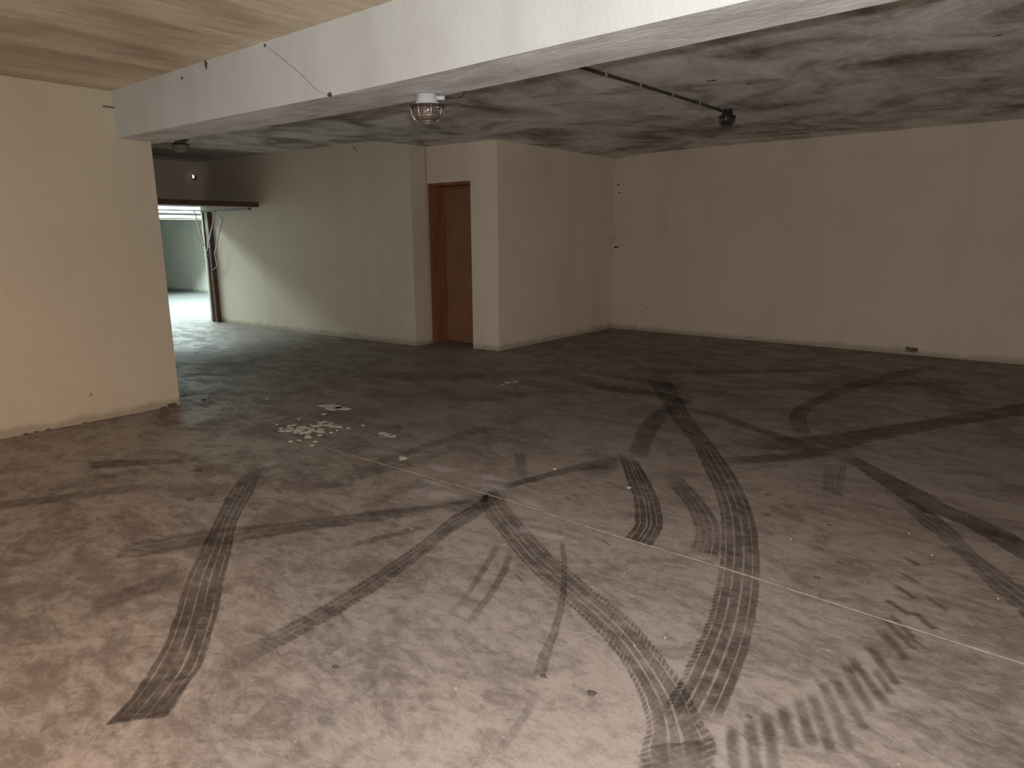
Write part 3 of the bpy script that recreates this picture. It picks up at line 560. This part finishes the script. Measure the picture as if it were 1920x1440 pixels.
def tyre_mat(S, grooves, teeth, soft, f0, f1):
    def make(L):
        k = N('tyre_rubber_mark', .7, .3)
        uvn = k.n('ShaderNodeUVMap'); sep = k.n('ShaderNodeSeparateXYZ'); k.put(sep.inputs[0], uvn.outputs[0])
        u, v0 = sep.outputs[0], sep.outputs[1]
        co = k.coord()
        wob = k.ma('MULTIPLY', k.ma('SUBTRACT', k.noise(co, 14, 3), .5), .10 if soft < .08 else .35)
        v = k.ma('ADD', v0, wob)
        vm = k.ma('SUBTRACT', 1., v)
        ssoft = max(soft, .02)
        a = k.ma('MULTIPLY', k.rng(v, .01, .01+ssoft), k.rng(vm, .01, .01+ssoft))
        vg = k.ma('ADD', v0, k.ma('MULTIPLY', wob, .06))
        for i, g in enumerate(grooves):
            d = k.ma('ABSOLUTE', k.ma('SUBTRACT', vg, g))
            wd = (.022, .030, .034, .020)[i % 4]
            gf = k.rng(d, wd*.5, wd, .12, 1.)
            # grooves clog here and there
            gap = k.rng(k.noise(k.coord(loc=(g*7, 0, 0)), 5, 2), .54, .66, 0., .9)
            a = k.ma('MULTIPLY', a, k.ma('MAXIMUM', gf, gap))
        if teeth:
            side = k.ma('MAXIMUM', k.rng(v0, .13, .20, 1., 0.), k.rng(v0, .80, .87))
            ph = k.ma('FRACT', k.ma('ADD', k.ma('MULTIPLY', u, 38.), k.ma('MULTIPLY', v0, 3.0)))
            tri = k.ma('ABSOLUTE', k.ma('SUBTRACT', ph, .5))
            wv = k.rng(tri, .10, .26)
            if teeth > 1: side = k.ma('MULTIPLY', k.rng(v0, .13, .20, 1., 0.), k.rng(u, .45*L, .8*L))
            tt = teeth-1 if teeth > 1 else teeth
            dep = k.ma('ADD', k.ma('MULTIPLY', side, tt*.55), tt*.2)
            a = k.ma('MULTIPLY', a, k.ma('SUBTRACT', 1., k.ma('MULTIPLY', dep, k.ma('SUBTRACT', 1., wv))))
        br = k.rng(k.noise(co, 22, 6, .72), .32, .62, .55, 1.05)
        br2 = k.rng(k.noise(co, 3.5, 4, .6), .35, .62, .62, 1.08)
        a = k.ma('MULTIPLY', a, k.ma('MULTIPLY', br, br2))
        F0, F1 = max(.01, f0*min(1, L)), max(.01, f1*min(1, L))
        wu = k.ma('ADD', u, k.ma('MULTIPLY', k.ma('SUBTRACT', k.noise(co, 18, 3), .5), .04))
        a = k.ma('MULTIPLY', a, k.ma('MULTIPLY', k.rng(wu, 0., F0), k.rng(k.ma('SUBTRACT', L, wu), 0., F1)))
        a = k.ma('MULTIPLY', a, S)
        k.put(k.b.inputs['Base Color'], (.052, .038, .031)); k.put(k.b.inputs['Alpha'], a)
        return k.m
    return make
for st, S, gr, te, so, f0, f1, lab in TRACKS:
    ribbon('tyre_mark', st, tyre_mat(S*.86, gr, te, so, f0, f1), lab)
lug = tyre_mat(.46, [], 0, .40, .22, .10)
for i, (x0, y0, x1, y1) in enumerate(LUGS):
    x0, y0, x1, y1 = x0-(x1-x0)*.1, y0-(y1-y0)*.1, x1+(x1-x0)*.14, y1+(y1-y0)*.14
    d = Vector((x1-x0, y1-y0)); s = Vector((-d.y, d.x)).normalized()*(.027 if i < 12 else .021)
    ribbon('lug_mark', [(x0-s.x, y0-s.y, x0+s.x, y0+s.y), ((x0+x1)/2-s.x, (y0+y1)/2-s.y, (x0+x1)/2+s.x, (y0+y1)/2+s.y), (x1-s.x, y1-s.y, x1+s.x, y1+s.y)], lug)
def pale_mat(S):
    def make(L):
        k = N('lime_bloom', .85, .2)
        uvn = k.n('ShaderNodeUVMap'); sep = k.n('ShaderNodeSeparateXYZ'); k.put(sep.inputs[0], uvn.outputs[0])
        u, v = sep.outputs[0], sep.outputs[1]; co = k.coord()
        un = k.ma('DIVIDE', u, L)
        du = k.ma('SUBTRACT', un, .5); dv = k.ma('SUBTRACT', v, .5)
        r = k.ma('MULTIPLY', k.ma('SQRT', k.ma('ADD', k.ma('MULTIPLY', du, du), k.ma('MULTIPLY', dv, dv))), 2.)
        r = k.ma('ADD', r, k.ma('MULTIPLY', k.ma('SUBTRACT', k.noise(co, 6, 8, .75, .6), .5), 1.9))
        k.put(k.b.inputs['Base Color'], (.46, .40, .385)); k.put(k.b.inputs['Alpha'], k.rng(r, .15, .85, S, 0.))
        return k.m
    return make
for x0, y0, x1, y1, hw in PALE:
    d = Vector((x1-x0, y1-y0)); s = Vector((-d.y, d.x)).normalized()*hw*1.5; e = d*.25
    ribbon('lime_stain', [(x0-s.x-e.x, y0-s.y-e.y, x0+s.x-e.x, y0+s.y-e.y), (x1-s.x+e.x, y1-s.y+e.y, x1+s.x+e.x, y1+s.y+e.y)], pale_mat(.75 if hw < .2 else .5), step=.3)
# control joint across the floor with pale filler
JP = [(-5.9, 2.66), (-4.978, 2.68), (-3.952, 2.713), (-3.04, 2.73), (-2.251, 2.739), (-1.733, 2.712), (-.99, 2.71), (-.624, 2.697), (.027, 2.676), (1.5, 2.65), (X_R, 2.62)]
def joint_mat(L):
    k = N('joint_filler', .85, .2); co = k.coord()
    uvn = k.n('ShaderNodeUVMap'); sep = k.n('ShaderNodeSeparateXYZ'); k.put(sep.inputs[0], uvn.outputs[0])
    k.put(k.b.inputs['Base Color'], k.mix(k.rng(k.noise(co, 20, 4), .3, .7), (.60, .51, .44), (.40, .33, .28)))
    k.put(k.b.inputs['Alpha'], k.ma('MULTIPLY', k.rng(k.noise(co, 9, 5, .7), .28, .48, .35, 1.), k.rng(sep.outputs[0], .6, 2.0, .25, 1.)))
    return k.m
ribbon('floor_joint', [(x, y-.0050, x, y+.0050) for x, y in JP], joint_mat, 'straight pale joint line crossing the whole floor', cols=1)
# scratches
for st, lab in (([(-1.37, 1.70), (-1.22, 1.83), (-1.12, 1.93)], None), ([(-4.35, 2.03), (-4.26, 2.18), (-4.12, 2.35), (-4.2, 2.55), (-4.35, 2.72)], None)):
    pass
def px_line(name, pts, wd, mat): ribbon(name, [(x-wd, y-wd*.3, x+wd, y+wd*.3) for x, y in pts], mat, step=.05, cols=1)
def flat_mat(col, al):
    def make(L):
        k = N('fine_scratch', .85, .2); co = k.coord()
        k.put(k.b.inputs['Base Color'], col); k.put(k.b.inputs['Alpha'], k.rng(k.noise(co, 25, 4, .7), .3, .5, al*.3, al)); return k.m
    return make
for nm, pts, wd, col, al in SCR: px_line(nm, pts, wd, flat_mat(col, al))
# paint flakes: real little chips, joined because nobody could count them
bm = bmesh.new(); rnd = random.Random(5)
for i, (x, y, r) in enumerate(FLAKES):
    n = 9 if r > .02 else 6
    ring = []
    for k in range(n):
        q = 2*math.pi*k/n; rr = r*(.45 + .8*rnd.random())
        ring.append((x + math.cos(q)*rr*1.15, y + math.sin(q)*rr*.8))
    top = [bm.verts.new((a, b, .0052)) for a, b in ring]; bot = [bm.verts.new((a, b, .0)) for a, b in ring]
    bm.faces.new(top)
    for k in range(n): bm.faces.new((top[k], bot[k], bot[(k+1) % n], top[(k+1) % n]))
fk = link('paint_flakes', bm, M_FLAKE, floor); fk['kind'] = 'stuff'; fk['label'] = 'white paint splashes and flakes'
# small dark lumps of dirt
bm = bmesh.new()
for x, y, r in DIRT:
    n = 7; ring = [(x + math.cos(2*math.pi*k/n)*r*(.6+.6*rnd.random())*1.4, y + math.sin(2*math.pi*k/n)*r*(.6+.6*rnd.random())) for k in range(n)]
    top = bm.verts.new((x, y, r*.5)); bot = [bm.verts.new((a, b, .0)) for a, b in ring]
    for k in range(n): bm.faces.new((top, bot[k], bot[(k+1) % n]))
dk = link('dirt_crumbs', bm, M_CHIP, floor); dk['kind'] = 'stuff'
# pale splinter of debris by the left wall corner
sp = link('wood_splinter', bevel(bx(-.055, .055, -.008, .008, 0, .010), .003), simple('pale_splinter', (.66, .60, .55), .8)); sp['label'] = 'small pale splinter on the floor beside the left wall corner'; sp['category'] = 'debris'
sp.location = (-6.92, 3.28, 0); sp.rotation_euler = (0, 0, .25)
